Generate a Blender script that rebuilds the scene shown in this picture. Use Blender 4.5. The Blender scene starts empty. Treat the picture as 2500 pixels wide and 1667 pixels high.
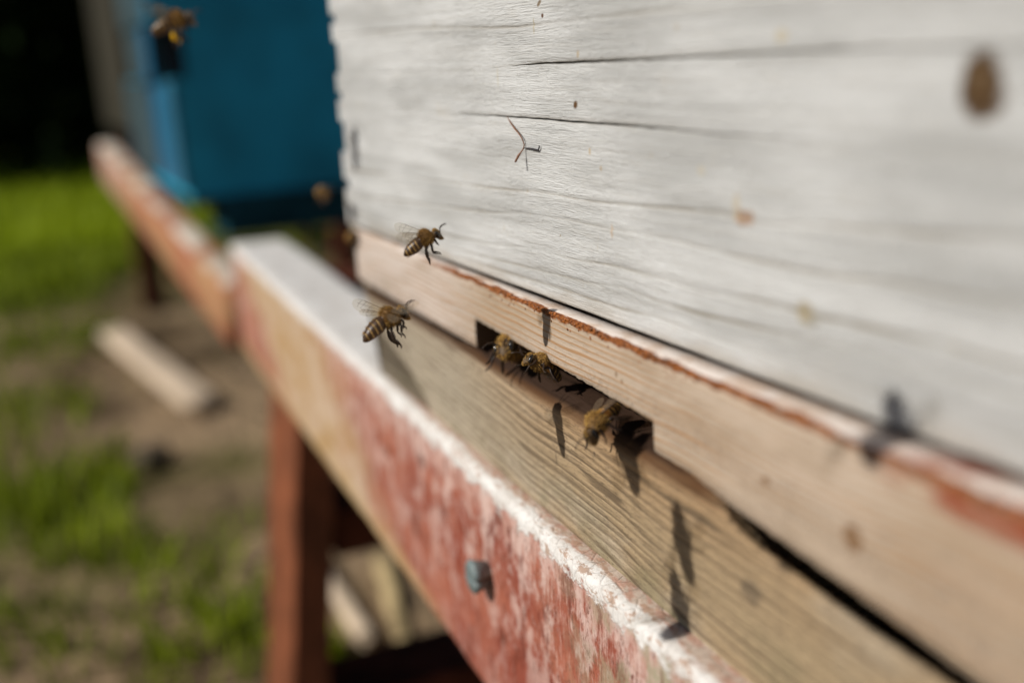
import bpy, bmesh, math, random
import numpy as np
from mathutils import Vector, Matrix, noise as mnoise

random.seed(7)
rng = np.random.default_rng(7)
scene = bpy.context.scene
COL = scene.collection

# ------------------------------------------------------------------ camera
# 35 mm lens close to the front of a beehive; world x runs along the hive front
# (towards the right), y goes into the hive, z is up; metres.
FPX = 2500 * 35.0 / 36.0
RC = np.array([[0.4676058, 0.2239869, -0.8550872],
               [0.8829154, -0.1643446, 0.4398309],
               [-0.0420143, -0.9606369, -0.2746093]])
CAMP = np.array([0.1649361, -0.0986432, 0.0567440])
# exact orthonormal basis
_x = RC[:, 0] / np.linalg.norm(RC[:, 0])
_z = RC[:, 2] - _x * (_x @ RC[:, 2]); _z /= np.linalg.norm(_z)
_y = np.cross(_z, _x)
RC = np.stack([_x, _y, _z], axis=1)
cd = bpy.data.cameras.new('camera'); cam = bpy.data.objects.new('camera', cd)
COL.objects.link(cam)
cd.lens = 35.0; cd.sensor_width = 36.0; cd.sensor_fit = 'HORIZONTAL'
cd.clip_start = 0.005; cd.clip_end = 500
M = Matrix(((_x[0], -_y[0], -_z[0], CAMP[0]), (_x[1], -_y[1], -_z[1], CAMP[1]),
            (_x[2], -_y[2], -_z[2], CAMP[2]), (0, 0, 0, 1)))
cam.matrix_world = M
cd.dof.use_dof = True; cd.dof.focus_distance = 0.196; cd.dof.aperture_fstop = 5.6
cd.dof.aperture_blades = 0
scene.camera = cam

# ------------------------------------------------------------------ light
LDIR = Vector((0.10, 1.0, -0.78)).normalized()          # the way the sunlight travels
SUN_EL = math.asin(-LDIR.z); SUN_AZ = math.atan2(-LDIR.x, -LDIR.y)
w = bpy.data.worlds.new('World'); scene.world = w; w.use_nodes = True
wn = w.node_tree.nodes; wl = w.node_tree.links
sky = wn.new('ShaderNodeTexSky'); sky.sky_type = 'NISHITA'; sky.sun_disc = False
sky.sun_elevation = SUN_EL; sky.sun_rotation = SUN_AZ; sky.air_density = 0.8; sky.dust_density = 0.4
wl.new(sky.outputs[0], wn['Background'].inputs[0]); wn['Background'].inputs[1].default_value = 0.05
sd = bpy.data.lights.new('sun', 'SUN'); sd.energy = 5.0; sd.angle = math.radians(0.5); sd.color = (1, 0.952, 0.88)
sun = bpy.data.objects.new('sun', sd); COL.objects.link(sun)
sun.rotation_euler = LDIR.to_track_quat('-Z', 'Y').to_euler()
sun.location = (-0.3, -3, 3)
scene.view_settings.view_transform = 'Standard'; scene.view_settings.look = 'None'
scene.view_settings.exposure = -0.24; scene.view_settings.gamma = 1.0
scene.render.engine = 'CYCLES'
scene.cycles.use_denoising = True
scene.cycles.max_bounces = 8; scene.cycles.diffuse_bounces = 2; scene.cycles.transparent_max_bounces = 16

# ------------------------------------------------------------------ helpers
def ray(px, py):
    return RC @ np.array([(px - 1250) / FPX, (py - 833.5) / FPX, 1.0])
def at(px, py, depth):
    return CAMP + ray(px, py) * depth
def onY(px, py, y=0.0):
    d = ray(px, py); return CAMP + d * ((y - CAMP[1]) / d[1])
def onZ(px, py, z):
    d = ray(px, py); return CAMP + d * ((z - CAMP[2]) / d[2])
def onX(px, py, x):
    d = ray(px, py); return CAMP + d * ((x - CAMP[0]) / d[0])

def tag(o, label=None, cat=None, group=None, kind=None):
    if label: o['label'] = label
    if cat: o['category'] = cat
    if group: o['group'] = group
    if kind: o['kind'] = kind
    return o
def empty(name, loc=(0, 0, 0), label=None, cat=None, group=None):
    o = bpy.data.objects.new(name, None); COL.objects.link(o); o.location = loc
    o.empty_display_size = 0.01
    return tag(o, label, cat, group)

class MB:
    def __init__(s):
        s.v = []; s.f = []; s.m = []; s.sm = []
    def add(s, verts, faces, mat=0, smooth=True):
        b = len(s.v); s.v.extend([tuple(map(float, p)) for p in verts])
        for f in faces:
            s.f.append(tuple(b + i for i in f)); s.m.append(mat); s.sm.append(smooth)
        return b
    def box(s, x0, x1, y0, y1, z0, z1, mat=0):
        v = [(x, y, z) for x in (x0, x1) for y in (y0, y1) for z in (z0, z1)]
        f = [(0, 1, 3, 2), (4, 6, 7, 5), (0, 4, 5, 1), (2, 3, 7, 6), (0, 2, 6, 4), (1, 5, 7, 3)]
        s.add(v, f, mat, False)
    def rings(s, rings, mat=0, cap=True, matf=None, smooth=True):
        n = len(rings[0]); b = len(s.v)
        for r in rings: s.v.extend([tuple(map(float, p)) for p in r])
        for i in range(len(rings) - 1):
            for j in range(n):
                k = (j + 1) % n
                s.f.append((b + i * n + j, b + i * n + k, b + (i + 1) * n + k, b + (i + 1) * n + j))
                s.m.append(matf(i, j) if matf else mat); s.sm.append(smooth)
        if cap:
            s.f.append(tuple(b + j for j in range(n - 1, -1, -1))); s.m.append(matf(0, 0) if matf else mat); s.sm.append(smooth)
            s.f.append(tuple(b + (len(rings) - 1) * n + j for j in range(n))); s.m.append(matf(len(rings) - 2, 0) if matf else mat); s.sm.append(smooth)
    def tube(s, pts, rad, seg=7, mat=0, flat=1.0):
        pts = [Vector(p) for p in pts]; rs = []
        for i, p in enumerate(pts):
            d = (pts[min(i + 1, len(pts) - 1)] - pts[max(i - 1, 0)])
            d = d.normalized() if d.length > 1e-9 else Vector((0, 0, 1))
            u = Vector((0, 1, 0)) if abs(d.y) < 0.9 else Vector((1, 0, 0))
            a = d.cross(u).normalized(); c = d.cross(a)
            r = rad[i] if hasattr(rad, '__len__') else rad
            rs.append([p + a * (math.cos(t) * r) + c * (math.sin(t) * r * flat) for t in [2 * math.pi * j / seg for j in range(seg)]])
        s.rings(rs, mat)
    def blob(s, c, r, mat=0, nu=8, nv=6, rough=0.0, rot=None):
        rs = []
        for i in range(1, nv):
            t = math.pi * i / nv; ring = []
            for j in range(nu):
                a = 2 * math.pi * j / nu
                k = 1 + rough * random.uniform(-1, 1)
                p = Vector((r[0] * math.sin(t) * math.cos(a) * k, r[1] * math.sin(t) * math.sin(a) * k, r[2] * math.cos(t)))
                if rot: p = rot @ p
                ring.append((p.x + c[0], p.y + c[1], p.z + c[2]))
            rs.append(ring)
        s.rings(rs, mat)
    def grid(s, P, mat=0, smooth=True):
        P = np.asarray(P); n, m = P.shape[:2]; b = len(s.v)
        s.v.extend(map(tuple, P.reshape(-1, 3).tolist()))
        for i in range(n - 1):
            for j in range(m - 1):
                s.f.append((b + i * m + j, b + i * m + j + 1, b + (i + 1) * m + j + 1, b + (i + 1) * m + j))
                s.m.append(mat); s.sm.append(smooth)
    def build(s, name, mats, parent=None, scale=0.001, attr=None):
        me = bpy.data.meshes.new(name)
        me.from_pydata([(x * scale, y * scale, z * scale) for x, y, z in s.v], [], s.f)
        for mt in (mats if isinstance(mats, (list, tuple)) else [mats]): me.materials.append(mt)
        me.polygons.foreach_set('material_index', s.m); me.polygons.foreach_set('use_smooth', s.sm)
        if attr is not None:
            for k, vals in attr.items():
                a = me.attributes.new(k, 'FLOAT', 'POINT'); a.data.foreach_set('value', np.asarray(vals, dtype=np.float32))
        me.update()
        o = bpy.data.objects.new(name, me); COL.objects.link(o)
        if parent: o.parent = parent
        return o

# ------------------------------------------------------------------ node helpers
class Mat:
    def __init__(s, name, rough=0.7, spec=0.3):
        s.mat = bpy.data.materials.new(name); s.mat.use_nodes = True
        s.n = s.mat.node_tree.nodes; s.l = s.mat.node_tree.links
        s.b = s.n['Principled BSDF']; s.out = s.n['Material Output']
        s.b.inputs['Roughness'].default_value = rough
        s.b.inputs['Specular IOR Level'].default_value = spec
        tc = s.n.new('ShaderNodeTexCoord')
        mp = s.n.new('ShaderNodeMapping'); mp.inputs['Scale'].default_value = (1000, 1000, 1000)
        s.l.new(tc.outputs['Object'], mp.inputs[0]); s.P = mp.outputs[0]      # object space in millimetres
        sp = s.n.new('ShaderNodeSeparateXYZ'); s.l.new(s.P, sp.inputs[0]); s.xyz = sp.outputs
    def vec(s, scale, off=(0, 0, 0)):
        mp = s.n.new('ShaderNodeMapping'); mp.inputs['Scale'].default_value = scale; mp.inputs['Location'].default_value = off
        s.l.new(s.P, mp.inputs[0]); return mp.outputs[0]
    def noise(s, scale, detail=4, rough=0.55, off=(0, 0, 0), dist=0.0, sc=1.0):
        t = s.n.new('ShaderNodeTexNoise'); t.inputs['Scale'].default_value = sc
        t.inputs['Detail'].default_value = detail; t.inputs['Roughness'].default_value = rough
        t.inputs['Distortion'].default_value = dist
        s.l.new(s.vec(scale, off), t.inputs['Vector']); return t.outputs['Fac']
    def wave(s, scale, dist=3, dsc=1, detail=3, off=(0, 0, 0), direction='Z'):
        t = s.n.new('ShaderNodeTexWave'); t.wave_type = 'BANDS'; t.bands_direction = direction
        t.inputs['Scale'].default_value = 1; t.inputs['Distortion'].default_value = dist
        t.inputs['Detail'].default_value = detail; t.inputs['Detail Scale'].default_value = dsc
        s.l.new(s.vec(scale, off), t.inputs['Vector']); return t.outputs['Fac']
    def vor(s, scale, off=(0, 0, 0), feature='F1', rnd=1):
        t = s.n.new('ShaderNodeTexVoronoi'); t.feature = feature; t.inputs['Scale'].default_value = 1
        t.inputs['Randomness'].default_value = rnd
        s.l.new(s.vec(scale, off), t.inputs['Vector']); return t.outputs['Distance']
    def _in(s, sock, v):
        if isinstance(v, (int, float)): sock.default_value = v
        elif isinstance(v, (tuple, list)): sock.default_value = tuple(v) + ((1,) if len(v) == 3 and sock.type == 'RGBA' else ())
        else: s.l.new(v, sock)
    def math(s, op, a, b=0.0, clamp=False):
        t = s.n.new('ShaderNodeMath'); t.operation = op; t.use_clamp = clamp
        s._in(t.inputs[0], a); s._in(t.inputs[1], b); return t.outputs[0]
    def ramp(s, f, a, b, lo=0.0, hi=1.0):
        t = s.n.new('ShaderNodeMapRange'); t.interpolation_type = 'SMOOTHSTEP'
        s._in(t.inputs['Value'], f); t.inputs['From Min'].default_value = a; t.inputs['From Max'].default_value = b
        t.inputs['To Min'].default_value = lo; t.inputs['To Max'].default_value = hi; return t.outputs[0]
    def mix(s, f, a, b, blend='MIX'):
        t = s.n.new('ShaderNodeMix'); t.data_type = 'RGBA'; t.blend_type = blend
        s._in(t.inputs[0], f); s._in(t.inputs[6], a); s._in(t.inputs[7], b); return t.outputs[2]
    def attr(s, name):
        t = s.n.new('ShaderNodeAttribute'); t.attribute_name = name; return t.outputs['Fac']
    def normal_z(s):
        g = s.n.new('ShaderNodeNewGeometry'); sp = s.n.new('ShaderNodeSeparateXYZ')
        s.l.new(g.outputs['Normal'], sp.inputs[0]); return sp.outputs
    def ellipse(s, c, r, rot=0.0, soft=0.22, wob=0.5, axes='xz'):
        """a spot with an uneven rim: 1 inside, 0 outside (millimetres, on the x-z face)"""
        ix = 'xyz'.index(axes[0]); iz = 'xyz'.index(axes[1])
        dx = s.math('SUBTRACT', s.xyz[ix], c[0]); dz = s.math('SUBTRACT', s.xyz[iz], c[1])
        ca, sa = math.cos(rot), math.sin(rot)
        u = s.math('DIVIDE', s.math('ADD', s.math('MULTIPLY', dx, ca), s.math('MULTIPLY', dz, sa)), r[0])
        v = s.math('DIVIDE', s.math('SUBTRACT', s.math('MULTIPLY', dz, ca), s.math('MULTIPLY', dx, sa)), r[1])
        d = s.math('SQRT', s.math('ADD', s.math('MULTIPLY', u, u), s.math('MULTIPLY', v, v)))
        if wob:
            n = s.noise((1.5 / r[0],) * 3, 2, off=(c[0], c[1], 0))
            d = s.math('ADD', d, s.math('MULTIPLY', s.math('SUBTRACT', n, 0.5), wob * 2))
        return s.ramp(d, 1 - soft, 1 + soft, 1, 0)
    def color(s, c): s._in(s.b.inputs['Base Color'], c); return s
    def bump(s, h, strength=0.5, dist=0.2):
        t = s.n.new('ShaderNodeBump'); t.inputs['Strength'].default_value = strength
        t.inputs['Distance'].default_value = dist * 0.001; s.l.new(h, t.inputs['Height'])
        s.l.new(t.outputs[0], s.b.inputs['Normal']); return s

def plain(name, c, rough=0.6, spec=0.3, var=0.25, sc=1.0):
    m = Mat(name, rough, spec); n = m.noise((sc, sc, sc), 4)
    m.color(m.mix(m.ramp(n, 0.3, 0.7), tuple(x * (1 - var) for x in c), tuple(min(1, x * (1 + var)) for x in c)))
    return m.mat

# ---- white paint over softwood boards
m = Mat('white_paint', 0.62, 0.35)
big = m.noise((0.02, 0.03, 0.11), 4); fine = m.noise((0.25, 0.5, 3.2), 5, 0.65)
brush = m.noise((0.9, 0.5, 0.22), 4, 0.6); blot = m.noise((0.08, 0.1, 0.12), 4, 0.6, off=(7, 1, 3))
c = m.mix(m.ramp(big, 0.35, 0.65), (0.52, 0.522, 0.508), (0.72, 0.724, 0.712))
c = m.mix(m.ramp(fine, 0.55, 0.70, 0, 0.30), c, (0.46, 0.445, 0.41))
c = m.mix(m.ramp(blot, 0.60, 0.76, 0, 0.22), c, (0.60, 0.54, 0.44))
# little upright drips and specks
dr = m.noise((0.55, 0.5, 0.16), 3, 0.5, off=(31, 4, 9))
c = m.mix(m.ramp(dr, 0.70, 0.76, 0, 0.55), c, (0.52, 0.40, 0.22))
sp = m.noise((0.9, 0.9, 0.7), 2, 0.4, off=(3, 8, 1))
c = m.mix(m.ramp(sp, 0.765, 0.79, 0, 0.8), c, (0.36, 0.24, 0.10))
wear = m.attr('wear')
wn_ = m.noise((0.12, 0.3, 0.6), 4, 0.6, off=(2, 2, 2))
wf = m.math('MULTIPLY', wear, m.ramp(wn_, 0.28, 0.55, 0.35, 1.0))
c = m.mix(wf, c, (0.235, 0.19, 0.13))
for px, py, rx, rz, rot, col, fac in [
    (2398, 212, 2.8, 3.8, 0.15, (0.085, 0.042, 0.012), 1.0), (2392, 196, 1.4, 2.0, 0.2, (0.15, 0.085, 0.03), 0.6),
    (1405, 256, 0.75, 0.62, 0.9, (0.13, 0.06, 0.015), 1.0), (1316, 8, 0.9, 0.4, 0.6, (0.2, 0.13, 0.06), 0.9),
    (1324, 39, 0.45, 0.4, 0, (0.12, 0.05, 0.02), 1.0), (1411, 133, 0.35, 0.7, 0, (0.45, 0.32, 0.15), 0.8),
    (1440, 370, 0.3, 0.7, 0, (0.55, 0.4, 0.2), 0.8), (1467, 412, 0.3, 0.5, 0, (0.55, 0.4, 0.2), 0.7),
    (1820, 533, 2.2, 1.2, 0.1, (0.42, 0.24, 0.13), 0.75), (1798, 505, 0.8, 2.0, 0, (0.6, 0.48, 0.3), 0.5),
    (1965, 765, 1.5, 1.6, 0.5, (0.42, 0.34, 0.2), 0.75), (1985, 785, 1.3, 0.9, 0.4, (0.35, 0.33, 0.28), 0.6),
    (1494, 565, 0.3, 1.3, 0, (0.6, 0.42, 0.25), 0.7), (1908, 88, 1.2, 0.9, 0, (0.6, 0.52, 0.36), 0.7),
    (1712, 417, 0.9, 0.8, 0, (0.6, 0.54, 0.42), 0.6), (1303, 65, 0.3, 1.5, 0, (0.5, 0.42, 0.25), 0.6),
    (1215, 190, 0.3, 2.0, 0, (0.6, 0.55, 0.42), 0.6)]:
    q = onY(px, py) * 1000
    e = m.ellipse((q[0], q[2]), (rx, rz), rot)
    c = m.mix(m.math('MULTIPLY', e, fac), c, col)
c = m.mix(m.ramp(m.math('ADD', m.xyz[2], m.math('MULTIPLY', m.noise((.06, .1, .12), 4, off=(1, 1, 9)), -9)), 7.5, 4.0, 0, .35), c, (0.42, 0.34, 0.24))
ripc = m.noise((0.010, 0.1, 0.75), 4, 0.6, off=(9, 7, 4), dist=.5)
c = m.mix(m.ramp(m.math('ABSOLUTE', m.math('SUBTRACT', ripc, .5)), 0.022, 0.0, 0, .22), c, (0.40, 0.36, 0.29))
m.color(c)
h = m.math('ADD', m.math('MULTIPLY', fine, 0.95), m.math('MULTIPLY', brush, 0.55))
h = m.math('ADD', h, m.math('MULTIPLY', m.noise((2.5, 2.5, 7), 3), 0.22))
h = m.math('ADD', h, m.math('MULTIPLY', blot, 0.9))
h = m.math('ADD', h, m.math('MULTIPLY', m.noise((0.28, 0.2, 0.09), 4, 0.6, off=(5, 0, 2)), 0.7))
flk = m.ramp(m.noise((0.10, 0.2, 0.34), 6, 0.72, off=(12, 5, 3)), 0.575, 0.60)            # patches where a coat has come away
h = m.math('SUBTRACT', h, m.math('MULTIPLY', flk, 0.10))
rip = m.noise((0.012, 0.1, 0.55), 3, 0.5, off=(2, 7, 4), dist=.4)
h = m.math('ADD', h, m.math('MULTIPLY', m.ramp(rip, .3, .7), 0.22))
m.bump(h, 0.85, 0.6)
M_WHITE = m.mat

# ---- thin worn paint on the entrance strip
m = Mat('worn_strip_paint', 0.75, 0.2)
zz = m.math('ADD', m.xyz[2], m.math('MULTIPLY', m.math('SUBTRACT', m.noise((0.02, 0.05, 0.02), 2), 0.5), 3.0))
ln = m.n.new('ShaderNodeMath'); ln.operation = 'SINE'; m.l.new(m.math('ADD', m.math('MULTIPLY', zz, 4.4), m.math('MULTIPLY', m.noise((0.012, 0.1, 0.45), 2, off=(2, 9, 2)), 9.0)), ln.inputs[0]); lines = ln.outputs[0]
big = m.noise((0.02, 0.05, 0.06), 3); fine = m.noise((0.35, 0.5, 4.0), 5, 0.65)
grit = m.noise((2.2, 2.2, 3.0), 3, 0.6)
c = m.mix(m.ramp(big, 0.35, 0.7), (0.43, 0.33, 0.235), (0.54, 0.435, 0.34))
c = m.mix(m.ramp(m.xyz[0], -25, -70), c, (0.62, 0.54, 0.48))
c = m.mix(m.math('MULTIPLY', m.ramp(lines, 0.45, 0.95), m.ramp(m.noise((0.03, 0.1, 0.15), 3, off=(5, 5, 5)), 0.32, 0.55, 0.2, 0.9)), c, (0.40, 0.22, 0.10))
c = m.mix(m.ramp(fine, 0.5, 0.7, 0, 0.5), c, (0.30, 0.22, 0.15))
c = m.mix(m.ramp(m.noise((0.05, 0.1, 0.12), 5, 0.65, off=(4, 0, 8)), 0.52, 0.68, 0, 0.4), c, (0.33, 0.24, 0.16))
near = m.math('MULTIPLY', m.ramp(m.xyz[2], -5.0, 3.5, 1, 0), m.ramp(m.noise((0.04, 0.1, 0.25), 4, off=(7, 7, 2)), 0.36, 0.56))
c = m.mix(m.math('MULTIPLY', m.ramp(grit, 0.52, 0.62, 0, 0.8), near), c, (0.16, 0.13, 0.11))
c = m.mix(m.ramp(grit, 0.66, 0.72, 0, 0.6), c, (0.2, 0.16, 0.13))
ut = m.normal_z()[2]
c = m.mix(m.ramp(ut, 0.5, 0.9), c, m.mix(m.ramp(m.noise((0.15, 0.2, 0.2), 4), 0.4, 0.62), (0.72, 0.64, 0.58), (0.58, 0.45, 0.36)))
rd = m.math('MULTIPLY', m.ramp(m.xyz[0], 78, 98), m.math('MULTIPLY', m.ramp(m.xyz[2], 2.6, 5.4), m.ramp(m.noise((0.12, 0.2, 0.35), 4, off=(9, 1, 1)), 0.40, 0.56)))
c = m.mix(rd, c, (0.27, 0.065, 0.028))
sm = m.math('ADD', m.xyz[2], m.math('MULTIPLY', m.math('SUBTRACT', m.noise((0.35, 0.2, 0.35), 5, 0.7, off=(3, 3, 7)), 0.5), 2.6))
yl = m.math('ADD', m.math('ADD', m.xyz[1], m.math('MULTIPLY', m.xyz[0], 0.0275)), m.math('ADD', m.math('MULTIPLY', m.noise((0.14, 0.5, 0.3), 5, 0.7, off=(8, 3, 7)), -5.5), 6.6))
smx = m.math('MULTIPLY', m.ramp(m.xyz[0], -78, -45), m.ramp(yl, 0.9, 0.3))
c = m.mix(m.math('MULTIPLY', m.math('MULTIPLY', m.ramp(sm, 6.6, 7.2), m.ramp(sm, 8.9, 8.5)), smx), c, m.mix(m.ramp(grit, 0.4, 0.6), (0.30, 0.10, 0.022), (0.12, 0.033, 0.01)))
for px, py, rx, rz in [(2068, 1318, 1.7, 1.8), (1852, 1180, 0.9, 0.8), (1475, 920, 0.3, 0.6), (1490, 937, 0.3, 0.4), (1358, 770, 0.35, 0.6)]:
    q = onY(px, py, -0.0075) * 1000
    c = m.mix(m.math('MULTIPLY', m.ellipse((q[0], q[2]), (rx, rz)), 0.85), c, (0.20, 0.105, 0.045))
m.color(c)
m.bump(m.math('ADD', m.math('ADD', m.math('MULTIPLY', fine, 0.6), m.math('MULTIPLY', grit, 0.35)), m.math('MULTIPLY', lines, 0.10)), 0.7, 0.35)
M_STRIP = m.mat

# ---- bare weathered floor board
m = Mat('weathered_board', 0.8, 0.2)
zz = m.math('ADD', m.xyz[2], m.math('MULTIPLY', m.xyz[0], 0.045))
zz = m.math('ADD', zz, m.math('MULTIPLY', m.math('SUBTRACT', m.noise((0.018, 0.05, 0.03), 2), 0.5), 5.0))
ln = m.n.new('ShaderNodeMath'); ln.operation = 'SINE'; m.l.new(m.math('ADD', m.math('MULTIPLY', zz, 2.9), m.math('MULTIPLY', m.noise((0.010, 0.1, 0.30), 2, off=(2, 1, 2)), 14.0)), ln.inputs[0]); lines = ln.outputs[0]
fine = m.noise((0.3, 0.5, 4.5), 5, 0.7); grit = m.noise((2.0, 2, 2.6), 4, 0.65)
big = m.noise((0.025, 0.06, 0.06), 4)
c = m.mix(m.ramp(m.math('ADD', m.xyz[2], m.math('MULTIPLY', big, 14)), -22, -2), (0.44, 0.325, 0.195), (0.45, 0.29, 0.155))
c = m.mix(m.ramp(m.noise((0.03, 0.05, 0.07), 4, off=(4, 4, 4)), 0.5, 0.68, 0, 0.55), c, (0.54, 0.46, 0.35))
c = m.mix(m.ramp(m.xyz[0], 10, -75, 0, .8), c, (0.54, 0.475, 0.37))
gr = m.math('MULTIPLY', m.ramp(m.xyz[2], -24, -40), m.ramp(m.noise((0.05, 0.05, 0.08), 4, off=(1, 9, 2)), 0.45, 0.65, 0.0, 0.55))
c = m.mix(gr, c, (0.21, 0.195, 0.105))
c = m.mix(m.math('MULTIPLY', m.ramp(lines, 0.35, 1.0), m.ramp(m.noise((0.02, 0.1, 0.5), 3, off=(6, 6, 1)), 0.35, 0.62, 0.15, 0.8)), c, (0.13, 0.09, 0.055))
c = m.mix(m.ramp(fine, 0.48, 0.66, 0, 0.7), c, (0.14, 0.105, 0.07))
c = m.mix(m.ramp(grit, 0.57, 0.67, 0, 0.75), c, (0.08, 0.06, 0.045))
worn_shade = m.math('MULTIPLY', m.ramp(m.xyz[2], -14.6, -11.8), m.ramp(m.xyz[0], 60, 46))  # brown of the worn lip, deepened to carry the slot's shade
c = m.mix(m.math('MULTIPLY', worn_shade, m.ramp(big, 0.3, 0.6, 0.75, 1.0)), c, (0.105, 0.048, 0.019))
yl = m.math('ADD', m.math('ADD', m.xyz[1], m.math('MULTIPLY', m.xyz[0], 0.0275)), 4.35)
c = m.mix(m.math('MULTIPLY', m.ramp(yl, 0.7, 2.6, 0, .95), m.ramp(m.xyz[2], -13.0, -11.0)), c, (0.032, 0.016, 0.009))  # near-black floor behind the strip front: the slot's shade as colour
for px, py, rx, rz in [(1352, 1120, 0.35, 1.8), (1480, 1262, 0.7, 0.25), (1460, 1105, 0.4, 0.5), (1850, 1440, 2.2, 2.0)]:
    q = onY(px, py, -0.003) * 1000
    c = m.mix(m.math('MULTIPLY', m.ellipse((q[0], q[2]), (rx, rz)), 0.6), c, (0.13, 0.10, 0.07))
m.color(c)
m.bump(m.math('ADD', m.math('ADD', m.math('MULTIPLY', fine, 0.6), m.math('MULTIPLY', grit, 0.3)), m.math('MULTIPLY', lines, -0.22)), 0.9, 0.5)
M_BOARD = m.mat

# ---- flaking red and white paint of the stand
m = Mat('flaking_red_paint', 0.7, 0.25)
str_ = m.noise((1.1, 0.9, 0.13), 5, 0.65); big = m.noise((0.03, 0.05, 0.05), 4, 0.6, off=(1, 2, 3))
fl = m.noise((0.25, 0.3, 0.2), 6, 0.7, off=(8, 1, 1)); grit = m.noise((1.6, 1.6, 1.6), 4, 0.7)
c = m.mix(m.ramp(big, 0.35, 0.65), (0.28, 0.066, 0.040), (0.41, 0.135, 0.082))
topd = m.ramp(m.xyz[2], -60, -41)
chalk = m.math('ADD', m.math('MULTIPLY', topd, 0.16), m.math('ADD', m.math('MULTIPLY', str_, 0.5), m.math('MULTIPLY', fl, 0.5)))
c = m.mix(m.ramp(chalk, 0.50, 0.66, 0, 0.75), c, (0.62, 0.40, 0.335))
c = m.mix(m.ramp(m.noise((1.3, 0.9, 0.22), 5, 0.7, off=(2, 7, 5)), 0.54, 0.64, 0, 0.8), c, (0.20, 0.055, 0.03))
c = m.mix(m.math('MULTIPLY', m.ramp(m.noise((0.10, 0.1, 0.055), 5, 0.7, off=(7, 2, 5)), 0.47, 0.58, 0, 0.68), m.ramp(m.xyz[2], -100, -50, .3, 1)), c, (0.70, 0.53, 0.47))
c = m.mix(m.ramp(m.noise((0.16, 0.1, 0.07), 5, 0.7, off=(17, 2, 5)), 0.54, 0.62, 0, 0.75), c, (0.17, 0.036, 0.02))
c = m.mix(m.ramp(m.noise((0.45, 0.3, 0.16), 6, 0.75, off=(27, 2, 5)), 0.56, 0.62, 0, 0.7), c, (0.13, 0.04, 0.025))
nearx = m.ramp(m.xyz[0], -12, 45)
c = m.mix(m.math('MULTIPLY', nearx, m.ramp(m.noise((0.12, 0.2, 0.09), 5, 0.65, off=(3, 3, 1)), 0.44, 0.6, 0, 0.85)), c, (0.36, 0.33, 0.22))
c = m.mix(m.math('MULTIPLY', nearx, m.ramp(m.noise((0.4, 0.4, 0.12), 5, 0.7, off=(5, 1, 1)), 0.55, 0.65, 0, 0.8)), c, (0.15, 0.06, 0.035))
dg = m.math('ADD', m.xyz[0], m.math('MULTIPLY', m.math('ADD', m.xyz[2], 41), 1.3))          # a slanting band of bare wood
dg = m.math('ADD', dg, m.math('MULTIPLY', m.math('SUBTRACT', m.noise((0.02, 0.05, 0.03), 4, off=(0, 3, 3)), .5), 130))
far = m.math('MULTIPLY', m.ramp(dg, -405, -340), m.ramp(dg, -165, -250))
c = m.mix(m.math('MULTIPLY', far, .8), c, m.mix(m.ramp(m.noise((.03, .05, .05), 5, .7, off=(3, 1, 0)), .42, .58), (0.44, 0.32, 0.13), (0.62, 0.53, 0.38)))
c = m.mix(m.ramp(m.xyz[0], -60, -240, 0, .25), c, (0.48, 0.25, 0.15))
edge = m.math('MULTIPLY', m.ramp(m.xyz[2], -93, -101), m.ramp(m.xyz[0], -60, -110))
c = m.mix(m.math('MULTIPLY', edge, 0.85), c, (0.50, 0.34, 0.17))
tz = m.normal_z()[2]
zt = m.math('ADD', m.xyz[2], m.math('MULTIPLY', m.math('SUBTRACT', m.noise((0.16, 0.3, 0.22), 6, 0.72, off=(8, 1, 1)), 0.5), 17))
topm = m.math('MAXIMUM', m.ramp(zt, -45.2, -43.2), m.ramp(tz, 0.3, 0.6))
white = m.mix(m.ramp(m.noise((0.1, 0.1, 0.1), 3), 0.35, 0.65), (0.70, 0.665, 0.625), (0.82, 0.80, 0.77))
yy_ = m.math('ADD', m.xyz[1], m.math('MULTIPLY', m.math('SUBTRACT', m.noise((0.10, 0.2, 0.2), 5, 0.7, off=(6, 6, 6)), 0.5), 9))
bare = m.math('MULTIPLY', m.ramp(yy_, 2.0, 3.6, 0, 0.9), m.ramp(m.xyz[0], -150, -95))
white = m.mix(bare, white, m.mix(m.ramp(m.noise((0.3, 0.6, 0.5), 4), 0.45, 0.6), (0.52, 0.41, 0.33), (0.44, 0.24, 0.17)))
white = m.mix(m.math('MULTIPLY', m.ramp(m.noise((0.22, 0.4, 0.4), 5, 0.7, off=(1, 6, 2)), 0.53, 0.60, 0, 0.85), m.ramp(m.xyz[0], -130, 10)), white, (0.42, 0.27, 0.19))
white = m.mix(m.ramp(m.noise((0.8, 0.8, 0.8), 5, 0.7, off=(4, 6, 2)), 0.54, 0.68, 0, 0.5), white, (0.34, 0.28, 0.22))
crk = m.vor((0.32, 0.16, 0.25), feature='DISTANCE_TO_EDGE')
white = m.mix(m.ramp(crk, 0.0, 0.025, 0.25, 0), white, (0.22, 0.19, 0.17))
c = m.mix(topm, c, white)
MRED = m; red_c = c
def finish_red():
    m = MRED; c = red_c
    # nail hole and scratch, given on the front face in the stand's own millimetres
    for (x, z), r in [((-83.5, -53.5), (2.6, 2.2)), ((-94, -78), (1.8, 4.5)), ((-120, -63), (3, 2)), ((-28, -80), (0.9, 2))]:
        c = m.mix(m.math('MULTIPLY', m.ellipse((x, z), r), 0.8), c, (0.12, 0.035, 0.02))
    m.color(c)
    h = m.math('ADD', m.math('MULTIPLY', fl, 0.8), m.math('ADD', m.math('MULTIPLY', str_, 0.7), m.math('MULTIPLY', grit, 0.25)))
    h = m.math('ADD', h, m.math('MULTIPLY', m.math('MULTIPLY', topm, m.ramp(crk, 0, 0.08)), 0.35))
    m.bump(h, 0.8, 0.6)
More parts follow.
